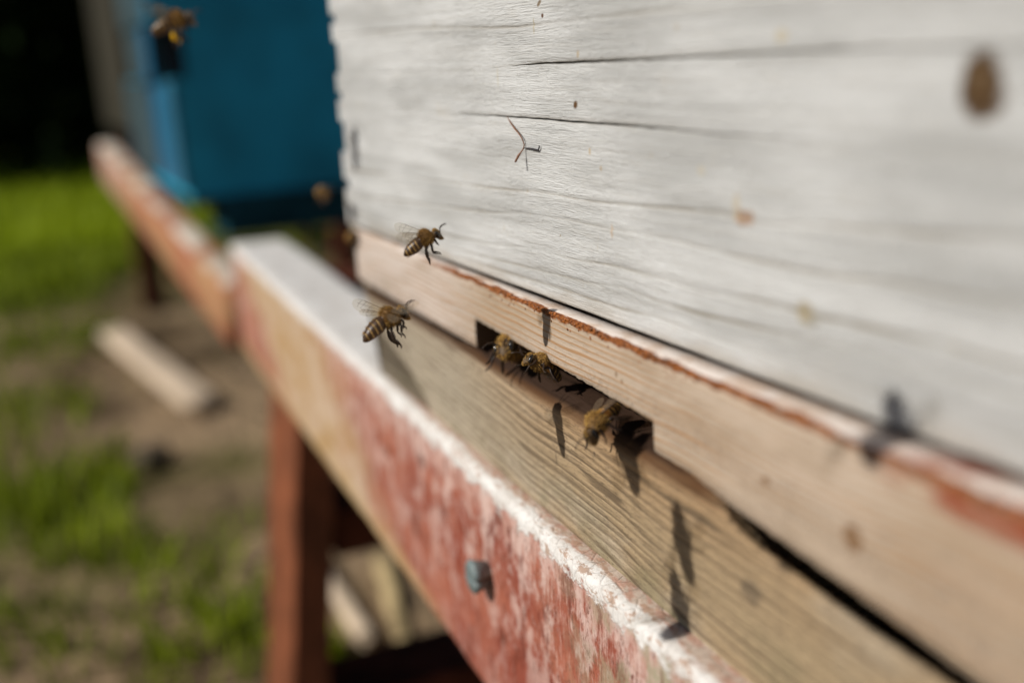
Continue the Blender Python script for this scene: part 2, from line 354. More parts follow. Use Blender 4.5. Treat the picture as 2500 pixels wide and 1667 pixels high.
finish_red()
M_RED = MRED.mat

M_REDLEG = plain('red_leg_paint', (0.19, 0.060, 0.026), 0.6, 0.3, 0.3, 0.05)
M_REDDARK = plain('dark_red_brown_wood', (0.085, 0.026, 0.014), 0.8, 0.1, 0.4, 0.05)
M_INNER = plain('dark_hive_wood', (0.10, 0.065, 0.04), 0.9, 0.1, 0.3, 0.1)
M_SIDE = plain('grey_beige_wood', (0.36, 0.31, 0.24), 0.8, 0.2, 0.3, 0.08)
M_FINGER = plain('greyed_end_grain', (0.10, 0.09, 0.08), 0.9, 0.1, 0.3, 0.3)
M_TWIG = plain('brown_twig', (0.22, 0.11, 0.065), 0.7, 0.2, 0.35, 2.0)
M_TWIGSHADE = plain('twig_shadow_spur', (0.06, 0.055, 0.06), 0.7, 0.2, 0.35, 2.0)
M_SCREW = plain('zinc_screw', (0.15, 0.19, 0.19), 0.45, 0.5, 0.25, 0.8)
M_PROP = plain('propolis', (0.25, 0.078, 0.014), 0.45, 0.45, 0.75, 1.2)
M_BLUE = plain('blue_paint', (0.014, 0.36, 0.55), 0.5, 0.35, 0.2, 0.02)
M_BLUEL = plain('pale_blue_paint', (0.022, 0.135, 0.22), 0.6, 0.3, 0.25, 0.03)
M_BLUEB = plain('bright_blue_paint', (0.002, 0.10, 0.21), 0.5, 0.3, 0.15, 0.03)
M_GREYH = plain('grey_bare_wood', (0.040, 0.035, 0.024), 0.85, 0.15, 0.3, 0.01)
m = Mat('worn_tan_rail', .8, .15)
n = m.noise((0.012, 0.03, 0.03), 4, 0.6)
c = m.mix(m.ramp(n, 0.35, 0.65), (0.42, 0.24, 0.12), (0.36, 0.13, 0.07))
c = m.mix(m.ramp(m.xyz[0], 300, 480), c, (0.42, 0.25, 0.18))
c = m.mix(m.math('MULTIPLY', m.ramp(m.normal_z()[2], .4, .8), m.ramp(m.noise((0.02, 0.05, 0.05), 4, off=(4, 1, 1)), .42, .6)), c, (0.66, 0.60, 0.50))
m.color(c); M_TAN = m.mat
M_DARKTEAL = plain('dark_teal_wood', (0.014, 0.075, 0.10), 0.8, 0.1, 0.4, 0.02)
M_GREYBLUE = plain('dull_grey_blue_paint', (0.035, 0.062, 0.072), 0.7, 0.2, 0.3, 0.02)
M_PALEWOOD = plain('pale_sawn_wood', (0.62, 0.49, 0.36), 0.8, 0.15, 0.15, 0.03)
M_STRAW = plain('dry_straw', (0.42, 0.32, 0.17), 0.85, 0.1, 0.35, 0.05)
M_ROOF = plain('zinc_roof_sheet', (0.45, 0.46, 0.47), 0.4, 0.5, 0.1, 0.02)

# ------------------------------------------------------------------ ground
m = Mat('soil_and_thatch', 0.95, 0.05)
n1 = m.noise((0.006, 0.006, 0.006), 5, 0.6); n2 = m.noise((0.03, 0.03, 0.03), 5, 0.65, off=(3, 1, 1))
n3 = m.noise((0.0022, 0.0022, 0.002), 3, 0.5, off=(5, 2, 0))
c = m.mix(m.ramp(n1, 0.36, 0.64), (0.085, 0.058, 0.032), (0.31, 0.22, 0.135))
c = m.mix(m.ramp(n2, 0.45, 0.7, 0, 0.6), c, (0.34, 0.24, 0.14))
dist = m.ramp(m.xyz[0], -1300, -2300)
c = m.mix(m.math('MAXIMUM', m.ramp(n3, 0.60, 0.74, 0, 0.35), dist), c, (0.10, 0.13, 0.016))
m.color(c); m.bump(m.math('ADD', n1, n2), 0.9, 25)
M_SOIL = m.mat
GZ = -0.300
def ground_z(x, y):
    r = math.hypot(x, y)
    if r > 8: return GZ
    return GZ + 0.018 * mnoise.noise(Vector((x * 3.1, y * 3.1, 0))) + 0.009 * mnoise.noise(Vector((x * 11, y * 11, 4)))
mb = MB()
xs = np.concatenate([[-220, -120, -60, -30, -16], np.arange(-9, 3.01, 0.08), [8, 20, 60, 160]])
ys = np.concatenate([[-160, -60, -20, -8], np.arange(-3, 3.01, 0.08), [8, 20, 60, 160]])
mb.grid([[(x, y, ground_z(x, y)) for y in ys] for x in xs])
# faces wound so that they look up
mb.f = [tuple(reversed(f)) for f in mb.f]
tag(mb.build('ground', M_SOIL, scale=1.0), kind='structure')

# ------------------------------------------------------------------ grass (countless): one object
m = Mat('grass_blades', 0.55, 0.25)
hue = m.attr('hue')
c = m.mix(hue, (0.06, 0.085, 0.012), (0.40, 0.50, 0.008))
m.color(c)
tr = m.n.new('ShaderNodeBsdfTranslucent'); m.l.new(c, tr.inputs[0])
ms = m.n.new('ShaderNodeMixShader'); ms.inputs[0].default_value = 0.3
m.l.new(m.b.outputs[0], ms.inputs[1]); m.l.new(tr.outputs[0], ms.inputs[2]); m.l.new(ms.outputs[0], m.out.inputs[0])
M_GRASS = m.mat
gv, gf, gh = [], [], []
def blade(x, y, L, wd, hue):
    z = ground_z(x, y) - 0.004; a = random.uniform(0, 6.283); b = random.uniform(0, 6.283); ln = random.uniform(0.15, 0.8)
    dx, dy = math.cos(a) * wd, math.sin(a) * wd; bx, by = math.cos(b) * L * ln, math.sin(b) * L * ln
    i = len(gv)
    gv.extend([(x - dx, y - dy, z), (x + dx, y + dy, z), (x + dx * .7 + bx * .4, y + dy * .7 + by * .4, z + L * .6),
               (x - dx * .7 + bx * .4, y - dy * .7 + by * .4, z + L * .6), (x + bx, y + by, z + L * (1 - .35 * ln))])
    gf.extend([(i, i + 1, i + 2, i + 3), (i + 3, i + 2, i + 4)]); gh.extend([hue] * 5)
def patch(px, py, n, rad, L, squash=1.0, hue=0.5):
    c = onZ(px, py, GZ)
    for _ in range(n):
        r = rad * math.sqrt(random.random()); t = random.uniform(0, 6.283)
        blade(c[0] + r * math.cos(t), c[1] + r * math.sin(t) * squash, L * random.uniform(.5, 1.3), L * 0.05,
              min(1, max(0, hue + random.uniform(-.3, .3))))
for px, py, n, rad, L, sq, hu in [
    (60, 500, 1500, .45, .05, 1, .75), (200, 470, 1500, .45, .05, .8, .8), (120, 590, 2000, .34, .05, 1, .85), (265, 590, 1000, .12, .05, 1, .95),
    (40, 680, 1500, .22, .05, 1, .5), (170, 670, 450, .14, .04, 1, .45), (100, 740, 500, .11, .035, 1, .35), (60, 860, 220, .13, .04, 1, .35), (150, 830, 200, .08, .03, 1, .3),
    (50, 1030, 170, .09, .04, 1, .45), (60, 1180, 200, .10, .045, 1, .55), (130, 1230, 120, .07, .045, 1, .4), (60, 1330, 80, .08, .04, 1, .35), (210, 1330, 70, .045, .035, 1, .5),
    (330, 1360, 80, .04, .03, 1, .4), (420, 1450, 60, .05, .035, 1, .45), (520, 1590, 80, .05, .035, 1, .45), (760, 1645, 120, .02, .035, 1, .9),
    (250, 1640, 50, .05, .03, 1, .4), (30, 1560, 120, .05, .03, 1, .3), (480, 1340, 90, .05, .025, 1, .3), (600, 1530, 90, .03, .03, 1, .4), (205, 1120, 60, .06, .03, 1, .3)]:
    patch(px, py, n, rad, L, sq, hu)
n_ = 0
while n_ < 5200:       # the lawn that stretches away on the left, thin and dark in places
    x = random.uniform(-7.5, -1.9); y = random.uniform(-2.2, 1.6)
    k = mnoise.noise(Vector((x * 1.1, y * 2.2, 5)))
    if k < random.uniform(-.45, .1): continue
    blade(x, y, random.uniform(.04, .10), .005, min(1, max(0, .62 + k * .9 + random.uniform(-.2, .2)))); n_ += 1
for _ in range(700):       # thin tufts all over the bare soil
    x = random.uniform(-1.9, 0.3); y = random.uniform(-.6, .6)
    blade(x, y, random.uniform(.01, .025), .0012, random.uniform(.0, .5))
me = bpy.data.meshes.new('grass'); me.from_pydata(gv, [], gf); me.materials.append(M_GRASS)
a = me.attributes.new('hue', 'FLOAT', 'POINT'); a.data.foreach_set('value', np.array(gh, dtype=np.float32))
o = bpy.data.objects.new('grass', me); COL.objects.link(o)
tag(o, 'patchy green grass growing over the brown soil', 'grass', kind='stuff')

# ------------------------------------------------------------------ dark hedge far behind
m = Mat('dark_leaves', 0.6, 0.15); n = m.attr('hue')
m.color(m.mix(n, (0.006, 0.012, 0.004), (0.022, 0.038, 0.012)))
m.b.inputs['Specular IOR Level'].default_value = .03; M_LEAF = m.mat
M_TRUNK = plain('dark_bark', (0.03, 0.022, 0.016), 0.9, 0.1, 0.3, 0.02)
def shrub(name, x, y, h, rad, nleaf, label, group):
    root = empty(name, (x, y, GZ), label, 'tree', group)
    mb = MB()
    def limb(p, q, r0, r1): mb.tube([p, (Vector(p) + Vector(q)) / 2 + Vector((random.uniform(-.03, .03),) * 3), q], [r0, (r0 + r1) / 2, r1], 7)
    limb((0, 0, -.02), (0, 0, h * .75), .06, .025)
    for k in range(9):
        z0 = h * (.12 + .07 * k); t = k * 2.4
        limb((0, 0, z0), (math.cos(t) * rad * .7, math.sin(t) * rad * .7, z0 + .18 * h), .028, .008)
    mb.build('trunk', M_TRUNK, root, 1.0)
    v, f, hu = [], [], []
    cl = [(random.gauss(0, .5) * rad, random.gauss(0, .5) * rad, random.uniform(.03, 1.0) * h) for _ in range(46)]
    for _ in range(nleaf):
        c = random.choice(cl); s = random.uniform(.03, .075); p = Vector(c) + Vector([random.gauss(0, .15) for _ in range(3)])
        p.z = max(.01, p.z)
        a = Vector([random.gauss(0, 1) for _ in range(3)]).normalized(); b = a.orthogonal().normalized(); i = len(v)
        v.extend([p - a * s, p + b * s * .45, p + a * s, p - b * s * .45]); f.append((i, i + 1, i + 2, i + 3)); hu.extend([random.random()] * 4)
    me = bpy.data.meshes.new('crown'); me.from_pydata([tuple(q) for q in v], [], f); me.materials.append(M_LEAF)
    at_ = me.attributes.new('hue', 'FLOAT', 'POINT'); at_.data.foreach_set('value', np.array(hu, dtype=np.float32))
    c = bpy.data.objects.new('crown', me); COL.objects.link(c); c.parent = root
    return root
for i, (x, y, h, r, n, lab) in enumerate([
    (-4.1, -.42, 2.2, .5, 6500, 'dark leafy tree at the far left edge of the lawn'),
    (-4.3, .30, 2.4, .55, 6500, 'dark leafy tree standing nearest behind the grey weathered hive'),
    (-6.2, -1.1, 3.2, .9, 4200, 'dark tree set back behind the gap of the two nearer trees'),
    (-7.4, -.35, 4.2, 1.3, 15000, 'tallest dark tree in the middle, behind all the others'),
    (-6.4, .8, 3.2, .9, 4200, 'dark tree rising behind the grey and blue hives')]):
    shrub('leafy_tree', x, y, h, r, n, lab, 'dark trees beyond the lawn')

# ------------------------------------------------------------------ white beehive
hive = empty('beehive', (0, 0, 0), 'white painted wooden beehive with a cracked front board and a low entrance slot', 'beehive')
HX0, HX1, HTOP, HDEP = -132.0, 338.0, 232.0, 400.0
def cline(pts, y=0.0, origin=None):
    q = np.array([onY(px, py, y) * 1000 for px, py in pts])
    o = np.argsort(q[:, 0]); return q[o, 0], q[o, 2]
k8 = lambda L: [(1200 + a / 1.7423, b / 1.7423) for a, b in L]
LN = {
 'E': k8([(-200, 1080), (0, 1140), (300, 1230), (500, 1300), (700, 1350), (900, 1420), (1200, 1520)]),
 'D': [(1000, 583)] + k8([(0, 1100), (200, 1150), (400, 1200), (560, 1225), (700, 1280), (900, 1340), (1200, 1410), (1600, 1500)]),
 'C': [(950, 545)] + k8([(0, 1040), (150, 1055), (330, 1100), (520, 1130), (700, 1180), (900, 1240), (1100, 1270), (1400, 1350), (1800, 1440)]),
 'B': [(850, 480), (940, 487)] + k8([(0, 905), (150, 910), (320, 935), (480, 970), (600, 990), (800, 1030), (1000, 1080), (1150, 1115), (1400, 1170), (1700, 1200), (2000, 1260), (2265, 1300)]),
 'A': [(850, 415), (1000, 432)] + k8([(0, 800), (120, 812), (250, 825), (400, 855), (560, 870), (800, 890), (1000, 910), (1150, 950), (1400, 958), (1900, 1000), (2265, 1020)]),
 'K2': [(980, 262), (1095, 278)] + k8([(0, 493), (150, 503), (330, 518), (500, 530), (700, 545), (850, 562)]),
 'K1': k8([(0, 292), (80, 283), (200, 272), (400, 264), (560, 258), (800, 247), (1000, 236), (1300, 222), (1600, 212), (2265, 200)]),
 'U': [(1000, 70)] + k8([(100, 118), (350, 88), (700, 48), (1000, 12), (1300, -20)]),
}
XS = np.unique(np.concatenate([np.arange(HX0, 112, 0.8), np.arange(112, HX1, 6.0), [HX1]]))
def lz(name, x):
    px, pz = cline(LN[name]); return np.interp(x, px, pz)
Zb = np.full_like(XS, 8.42) + 0.10 * np.array([mnoise.noise(Vector((x * .09, 0, 0))) for x in XS])
Zl = {k: lz(k, XS) for k in LN}
order = ['E', 'D', 'C', 'B', 'A', 'K2', 'K1', 'U']
prev = Zb
for k in order:
    Zl[k] = np.maximum(Zl[k], prev + 1.2); prev = Zl[k]
rows, dep, wearv = [], [], []
def row(z, d, wv): rows.append(z); dep.append(np.broadcast_to(d, z.shape)); wearv.append(np.broadcast_to(wv, z.shape))
def between(z0, z1, n):
    for i in range(1, n): row(z0 + (z1 - z0) * i / n, 0.0, 0.0)
row(Zb, 0.5, 0.35); row(Zb + 0.25, 0.12, 0.1); row(Zb + 0.7, 0.0, 0.0)
prevtop = Zb + 0.7
crack = {'K2': (-55, 62, 0.20), 'K1': (-22, 105, 0.20)}
ns = lambda x, s, o: np.array([mnoise.noise(Vector((v * s, o, 0.3))) for v in x])
for k in order:
    zc = Zl[k]
    if k in crack:
        a, b, wdt = crack[k]
        t = np.clip((XS - a) / (b - a), 0, 1)
        if k == 'K2': env = np.interp(t, [0, .12, .35, .6, .85, 1], [0, .45, .8, 1, .35, 0])
        else: env = np.interp(t, [0, .1, .25, .4, .7, 1], [0, .8, 1, .75, .5, 0])
        wd = wdt * env * (1 + .35 * ns(XS, .5, 3)); dp = 2.6 * np.clip(env * 1.6, 0, 1)
        jit = 0.10 * ns(XS, .45, 9)
        between(prevtop, zc + jit - wd - .7, 5)
        row(zc + jit - wd - .7, 0.0, 0.0); row(zc + jit - wd - .12, 0.02, 0.15 * env)
        row(zc + jit - wd - .02, 0.10 * env, 0.5 * env); row(zc + jit - wd * .6, dp, .5 * env); row(zc + jit + wd * .6, dp, .5 * env)
        row(zc + jit + wd + .02, .12 * env, .5 * env); row(zc + jit + wd + .15, -0.03, 0.2 * env); row(zc + jit + wd + .9, 0.0, 0.0)
        prevtop = zc + jit + wd + .9
    else:
        amp = {'E': .24, 'D': .32, 'C': .34, 'B': .36, 'A': .38, 'U': .3}[k]; wv = {'E': .75, 'D': .85, 'C': .85, 'B': .85, 'A': .9, 'U': .6}[k]
        mod = np.clip(.6 + .7 * ns(XS, .035, len(k) + amp * 50), .15, 1.2)
        lo = np.maximum(zc - .9, prevtop + .1)
        between(prevtop, lo, 4)
        row(lo, 0.0, 0.0); row(zc - .32, -amp * .35, 0.22 * mod); row(zc - .05, amp * mod, wv * mod); row(zc + .12, amp * mod * .8, wv * mod * .9)
        row(zc + .35, 0.02, .15 * mod); row(zc + .9, 0.0, 0.0); prevtop = zc + .9
between(prevtop, np.full_like(XS, HTOP), 16); row(np.full_like(XS, HTOP), 0.0, 0.0)
R_ = np.array(rows); D_ = np.array(dep) + 0.10 * np.array([[mnoise.noise(Vector((x * .02, z * .08, 1))) for x in XS] for z in [np.mean(r) for r in rows]])
G = np.stack([np.broadcast_to(XS, R_.shape), D_, R_], axis=-1)
mb = MB(); mb.grid(G)
W = list(np.array(wearv).reshape(-1))
n0 = len(mb.v)
# board thickness: bottom, top and right edges
b = [tuple(p) for p in G[0]]; back = [(p[0], 20.0, p[2]) for p in b]
mb.grid([back, b]); t_ = [tuple(p) for p in G[-1]]; mb.grid([t_, [(p[0], 20.0, p[2]) for p in t_]])
l_ = [tuple(p) for p in G[:, 0]]; mb.grid([l_, [(p[0], 20.0, p[2]) for p in l_]])
# box-joint fingers of the front board along its left end (gaps between them show darker end grain)
gaps_px = [(35, 57), (103, 180), (226, 245), (295, 367), (430, 452)]
zs = []
for a, b_ in gaps_px: zs.append((onY(815, b_)[2] * 1000, onY(815, a)[2] * 1000))
zs.sort(); zcur = 8.4
for a, b_ in zs + [(HTOP, None)]:
    if a - zcur > .5: mb.box(HX0 - 5.2 + random.uniform(-.5, .5), HX0 - .002, .25 + random.uniform(0, .3), 19, zcur, a)
    zcur = b_
W += [0.0] * (len(mb.v) - n0)
mb.build('front_board', M_WHITE, hive, attr={'wear': W})
mb = MB()
mb.box(HX0 - 1.5, HX0 + 18, 20.5, HDEP - 20, 8.4, HTOP - .3)
for a, b_ in zs: mb.box(HX0 - 1.7, HX0 - .4, 3.6, 20.4, a + .2, b_ - .2, 1)
mb.build('side_board', [M_WHITE, M_FINGER], hive, attr={'wear': [0.0] * len(mb.v)})
mb = MB(); mb.box(HX1 - 18, HX1 - .3, 20.5, HDEP - 20, 8.4, HTOP - .3); mb.build('side_board', M_WHITE, hive, attr={'wear': [0.0] * 8})
mb = MB(); mb.box(HX0 - 3, HX1 - .2, HDEP - 19.5, HDEP, 8.4, HTOP - .4); mb.build('back_board', M_WHITE, hive, attr={'wear': [0.0] * 8})
mb = MB(); mb.box(HX0 - 9, HX1 + 4, -4, HDEP + 4, HTOP + .5, HTOP + 22); mb.build('roof', M_ROOF, hive)

# entrance strip under the board, standing a little proud of it
sy = lambda x: -4.35 - .0275 * x
def zbot(x):
    return np.interp(x, [-130, -46, 0, 45, 54, 81, 102, 340], [-8.1, -8.6, -8.7, -9.4, -10.8, -13.1, -14.9, -16]) + .22 * mnoise.noise(Vector((x * .5, 2, 0))) + .16 * mnoise.noise(Vector((x * 1.6, 5, 0)))
def znot(x):
    return np.interp(x, [-40, 36], [-1.7, -4.0]) + .22 * mnoise.noise(Vector((x * .6, 7, 0))) + .16 * mnoise.noise(Vector((x * 2, 7, 3)))
cols = []
for x in np.unique(np.concatenate([np.arange(-128.5, 112, .7), np.arange(112, 338, 8.)])):
    if -39.0 < x < 34.8: continue
    cols.append((x, zbot(x)))
for x in np.arange(-38.8, 34.5, .6): cols.append((x, znot(x)))
cols += [(-39.0, zbot(-39)), (-38.95, -6.5), (-38.9, -2.4), (-38.75, znot(-38.7)), (34.55, znot(34.5)), (34.72, -4.8), (34.8, -6.9), (34.85, zbot(34.9))]
cols.sort()
P = []
for x, zb in cols:
    y0 = sy(x); e = .25 + .15 * mnoise.noise(Vector((x * .4, 1, 1)))
    zt = 7.86 + .05 * mnoise.noise(Vector((x * .3, 4, 0)))
    prof = [(9.0, 6.4), (1.0, 6.4), (.62, zt - .3), (.45, zt), (min(y0 + e, .1), zt - .02), (y0 + .06, zt - e)]
    for k in range(1, 9): prof.append((y0 + .08 * mnoise.noise(Vector((x * .15, k * .8, 3))), zt - e + (zb + .22 - zt + e) * k / 9))
    prof += [(y0 + .05, zb + .2), (y0 + .28, zb), (5.0, zb)]
    P.append([(x, y, z) for y, z in prof])
mb = MB(); mb.grid(P); 
mb.add(P[0], [tuple(range(len(P[0])))], 0, False)
strip = mb.build('entrance_strip', [M_STRIP, M_INNER], hive)
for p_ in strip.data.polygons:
    if -60 < p_.center.x * 1000 < 60 and abs(p_.normal.x) > .6 and p_.center.y * 1000 > sy(p_.center.x * 1000) + .3: p_.material_index = 1  # notch ends take the dark inner wood, adding to the slot's shade
# lumpy brown bee glue along the upper edge of the strip
mb = MB(); x = -72.0
while x < 108:
    dens = np.interp(x, [-72, -50, -30, 0, 40, 70, 108], [.10, .20, .28, .32, .34, .24, .3])
    n_ = .5 + .5 * mnoise.noise(Vector((x * .12, 0, 8)))
    if random.random() < .25 + 1.1 * n_:
        r = dens * random.uniform(.55, 1.35) * (.6 + .8 * n_)
        mb.blob((x, sy(x) + random.uniform(-.08, .30), 7.75 + random.uniform(-.7, .22) * (r / .4)), (r * random.uniform(.9, 2.0), r * .75, r * random.uniform(.6, 1.2)), 0, 7, 5, .3)
    if random.random() < .05: mb.blob((x, sy(x) - .02, 7.6 - random.uniform(.8, 2.2)), (.16, .12, .3), 0, 6, 5, .3)
    x += random.uniform(.12, .42)
mb.build('propolis_bead', M_PROP, strip)

# floor board below the strip, its top edge worn into a slope at the entrance
def board_prof(x):
    o = float(np.interp(x, [-130, -50, -36, 36, 50, 62, 84, 340], [1.6, 1.6, 1.2, .3, .5, 2.0, 2.5, 2.8]))
    yt = sy(x) + o; yb = -.8 - .055 * x + (max(0, -60 - x) / 70) ** 2 * 3.2
    worn = float(np.interp(x, [-48, -36, 38, 48], [0, 1, 1, .35])) if x < 52 else 0.0
    zf = float(np.interp(x, [-130, 44, 50, 54, 60, 80, 100, 340], [-8.9, -9.6, -10.6, -14.6, -17.0, -19.4, -20.3, -22]) - np.interp(x, [-55, -41], [1.9, .2]))
    nz = .18 * mnoise.noise(Vector((x * .22, 3, 3))) + .1 * mnoise.noise(Vector((x * .9, 3, 6)))
    r = .5 + 3.2 * worn; e = .5 + 2.4 * worn
    pr = [(60.0, zf), (yt + r + 3, zf), (yt + r, zf - .12 * worn + nz), (yt + r * .55, zf - e * .36 + nz), (yt + r * .18, zf - e * .74 + nz * .6), (yt, zf - e - .4)]
    z0 = zf - e - .4
    for k in range(1, 13):
        t = k / 12; pr.append((yt + (yb - yt) * t + .10 * mnoise.noise(Vector((x * .05, k * .9, 2))), z0 + (-46.0 - z0) * t))
    pr.append((60.0, -46.0))
    if x > 51.5 or x < -42: pr[0] = (60.0, -44.0); pr[1] = (yt + 4.2, -44.0); pr[2] = (yt + 2.0, zf - .2 + nz)
    return pr
P = [[(x, y, z) for y, z in board_prof(x)] for x in np.unique(np.concatenate([np.arange(-129.3, 112, .9), np.arange(112, 338, 8.)]))]
mb = MB(); mb.grid(P); mb.add(P[0], [tuple(range(len(P[0])))], 0, False)
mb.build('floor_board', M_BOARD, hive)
mb = MB(); mb.box(-128.5, HX1 - .5, 60.2, HDEP - 2, -22, -9.6); mb.box(-128.5, HX1 - .5, 60.2, 66, -46, -22.2); mb.build('floor_panel', M_INNER, hive)
mb = MB()
P = []
for z in np.linspace(-46, 7.9, 14):
    j = .35 * mnoise.noise(Vector((z * .2, 0, 0)))
    j += max(0, (4 - z) / 50) * 9.0
    P.append([(-130.2, 60, z), (-130.0 , 1.2 + j, z), (-130.4, .7 + j, z), (-136.4, .9 + j, z), (-137, 1.6 + j, z), (-137, HDEP - 3, z)])
mb.grid(P); mb.grid([P[-1], [(p[0], HDEP - 3, p[2]) for p in P[-1]]]); mb.build('floor_side_rail', M_SIDE, hive)

# ------------------------------------------------------------------ twig on the white board
mb = MB()
tw = [(1239, 286, .25), (1247, 301, -.4), (1256, 314, -.7), (1266, 326, -.8), (1273, 336, -.7), (1277, 345, -.5), (1280, 354, -.35), (1278, 363, -.5), (1272, 372, -1.1), (1266, 380, -1.7), (1258, 396, -2.6)]
pts = [onY(a, b_, y / 1000) * 1000 for a, b_, y in tw]
mb.tube(pts, [.10, .14, .17, .14, .13, .13, .13, .14, .15, .26, .22], 7)
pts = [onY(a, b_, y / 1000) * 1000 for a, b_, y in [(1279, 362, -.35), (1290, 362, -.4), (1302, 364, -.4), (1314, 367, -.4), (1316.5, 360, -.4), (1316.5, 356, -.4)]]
mb.tube(pts, [.10, .13, .19, .17, .13, .15], 6, 1)  # dark spur standing in for the twig's shadow on the board
tag(mb.build('twig', [M_TWIG, M_TWIGSHADE]), 'thin curved brown twig stuck in the crack of the white board', 'twig')

# ------------------------------------------------------------------ red stand under the white hive (turned a little against it)
YAW = math.atan(-.065)
stand = empty('hive_stand', (0, -.007, 0), 'flaking red wooden hive stand with white topped front rail below the white hive', 'hive stand')
stand.rotation_euler = (0, 0, YAW)
def beam(x0, x1, y0, y1, z0, z1, rough=.5, step=5.0, rad=1.2, seed=0, nz=10, ny=6):
    """a long beam with softened, dented edges"""
    xs = np.arange(x0, x1, step).tolist() + [x1]; rs = []
    prof = []
    for k in range(nz + 1): prof.append((y0, z0 + rad + (z1 - z0 - 2 * rad) * k / nz))
    prof.append((y0 + rad * .3, z1 - rad * .3))
    for k in range(ny + 1): prof.append((y0 + rad + (y1 - y0 - 2 * rad) * k / ny, z1))
    prof.append((y1 - rad * .3, z1 - rad * .3))
    prof += [(y1, z1 - rad), (y1, z0 + rad), (y1 - rad * .3, z0 + rad * .3), (y1 - rad, z0), (y0 + rad, z0), (y0 + rad * .3, z0 + rad * .3)]
    prof = prof[::-1]
    for x in xs:
        ring = []
        for y, z in prof:
            d = rough * (mnoise.noise(Vector((x * .02, y * .1, z * .1 + seed))) + .5 * mnoise.noise(Vector((x * .11, y * .2 + seed, z * .2))))
            s_ = -1 if abs(z - z1) < 1.5 * rad or abs(y - y0) < 1.5 * rad else 0
            ring.append((x, y + d * .7 * (1 if s_ else 0), z + d * .8 * (1 if s_ else 0)))
        rs.append(ring)
    mb = MB(); mb.rings(rs); return mb
rail = beam(-418, 345, 0, 31, -103, -40.6, .55, 4.0, 1.4, 3, 16, 8).build('front_rail', M_RED, stand)
mb = MB()
# screw: domed slotted head standing out of the rail
sc = np.array([(onY(1168, 1402, 0.0) * 1000)]); 
d = ray(1190, 1398); nn = np.array([.065, 1, 0]); t = (-.007 - nn @ CAMP) / (nn @ d); Pw = CAMP + d * t
Pl = stand.rotation_euler.to_matrix().inverted() @ (Vector(Pw) - Vector((0, -.007, 0))) * 1000
sx, sz = Pl.x, Pl.z
for half in (-1, 1):
    rs = []
    for yy, rr in [(.5, 2.6), (-3.0, 3.6), (-4.0, 4.0), (-4.6, 3.4), (-4.9, 1.9)]:
        ring = []
        for j in range(13):
            a = math.pi * j / 12
            ring.append((sx + rr * math.cos(a), yy, sz + half * (.42 + rr * math.sin(a))))
        rs.append(ring if half < 0 else ring[::-1])
    mb.rings(rs)
mb.box(sx - 3.0, sx + 3.0, -3.8, 1, sz - .41, sz + .41, 1)
scr = mb.build('screw', [M_SCREW, M_INNER], rail)
def leg(x0, x1, y0, y1): return beam(-0.5 * (x1 - x0), .5 * (x1 - x0), 0, 1, 0, 1)
for lx, ly in [(-352, 3), (250, 3), (-352, 352), (250, 352)]:
    mb = MB(); w_, d_ = 64, 20
    rs = []
    for z in np.linspace(-330, -103.4 if ly < 100 else -75, 18):
        j = [.8 * mnoise.noise(Vector((z * .03, k, lx * .1))) for k in range(4)]
        yl = ly + (.115 if ly < 100 else -.115) * (z + 103)       # legs splay outwards
        rs.append([(lx + j[0], yl + 1.5, z), (lx + 1.5, yl + j[0], z), (lx + w_ - 1.5, yl + j[1], z), (lx + w_ + j[1], yl + 1.5, z), (lx + w_ + j[1], yl + d_, z), (lx + j[0], yl + d_, z)])
    mb.rings(rs, smooth=False); mb.build('leg', M_REDLEG, stand)
mb = MB(); mb.box(-420, 345, 352, 396, -74.6, -46.3); mb.build('back_rail', M_REDDARK, stand)
for cx0 in (-352, 250):
    mb = MB(); mb.box(cx0 + 14, cx0 + 60, 17.5, 359, -187, -162); mb.build('stretcher', M_REDDARK, stand)
    mb = MB(); mb.box(cx0 + 10, cx0 + 56, 4, 362, -318, -276); mb.build('stretcher', M_REDDARK, stand)
    mb = MB(); mb.box(cx0 + 8, cx0 + 46, 31.4, 351.9, -101, -46.4); mb.build('cross_bar', M_REDDARK, stand)

# ------------------------------------------------------------------ blue hive further along, on its own stand
bstand = empty('hive_stand', (0, 0, 0), 'narrow tan and red wooden stand under the blue hive farther back', 'hive stand')
A = at(590, 765, .605) * 1000; B = at(264, 388, 1.06) * 1000
d = Vector(B - A); Lr = d.length
tmp = beam(0, Lr, -10, 9, -22, 17, 1.0, 8.0, 2.5, 11, 5, 3)
ob = tmp.build('front_rail', M_TAN, bstand)
ex = d.normalized(); ey = Vector((0, 0, 1)).cross(ex).normalized() * -1; ez = ex.cross(ey) * -1
ey = Vector((0, 1, 0)); ey = (ey - ex * ey.dot(ex)).normalized(); ez = ex.cross(ey)
if ez.z < 0: ez = -ez
# ex points away (-x): build a right-handed frame with local y outwards
rot = Matrix((ex, -ey, ez)).transposed()
if rot.determinant() < 0: rot = Matrix((ex, ey, ez)).transposed()
ob.matrix_local = Matrix.Translation(Vector(A) * .001) @ rot.to_4x4()
BX0, BX1, BY0 = -640.0, -905.0, 37.0
for lx, ly in [(-1480, 92), (-1480, 420), (-668, 400)]:
    mb = MB(); mb.box(lx - 34, lx, ly, ly + 34, -330, -70); mb.build('leg', M_REDDARK, bstand)
mb = MB(); mb.box(BX0 - 50, BX0 + 2, 64, 470, -72, -45); mb.build('cross_bar', M_DARKTEAL, bstand)
mb = MB(); mb.box(-1540, BX0 - 51, 430, 470, -70, -46); mb.build('back_rail', M_REDDARK, bstand)

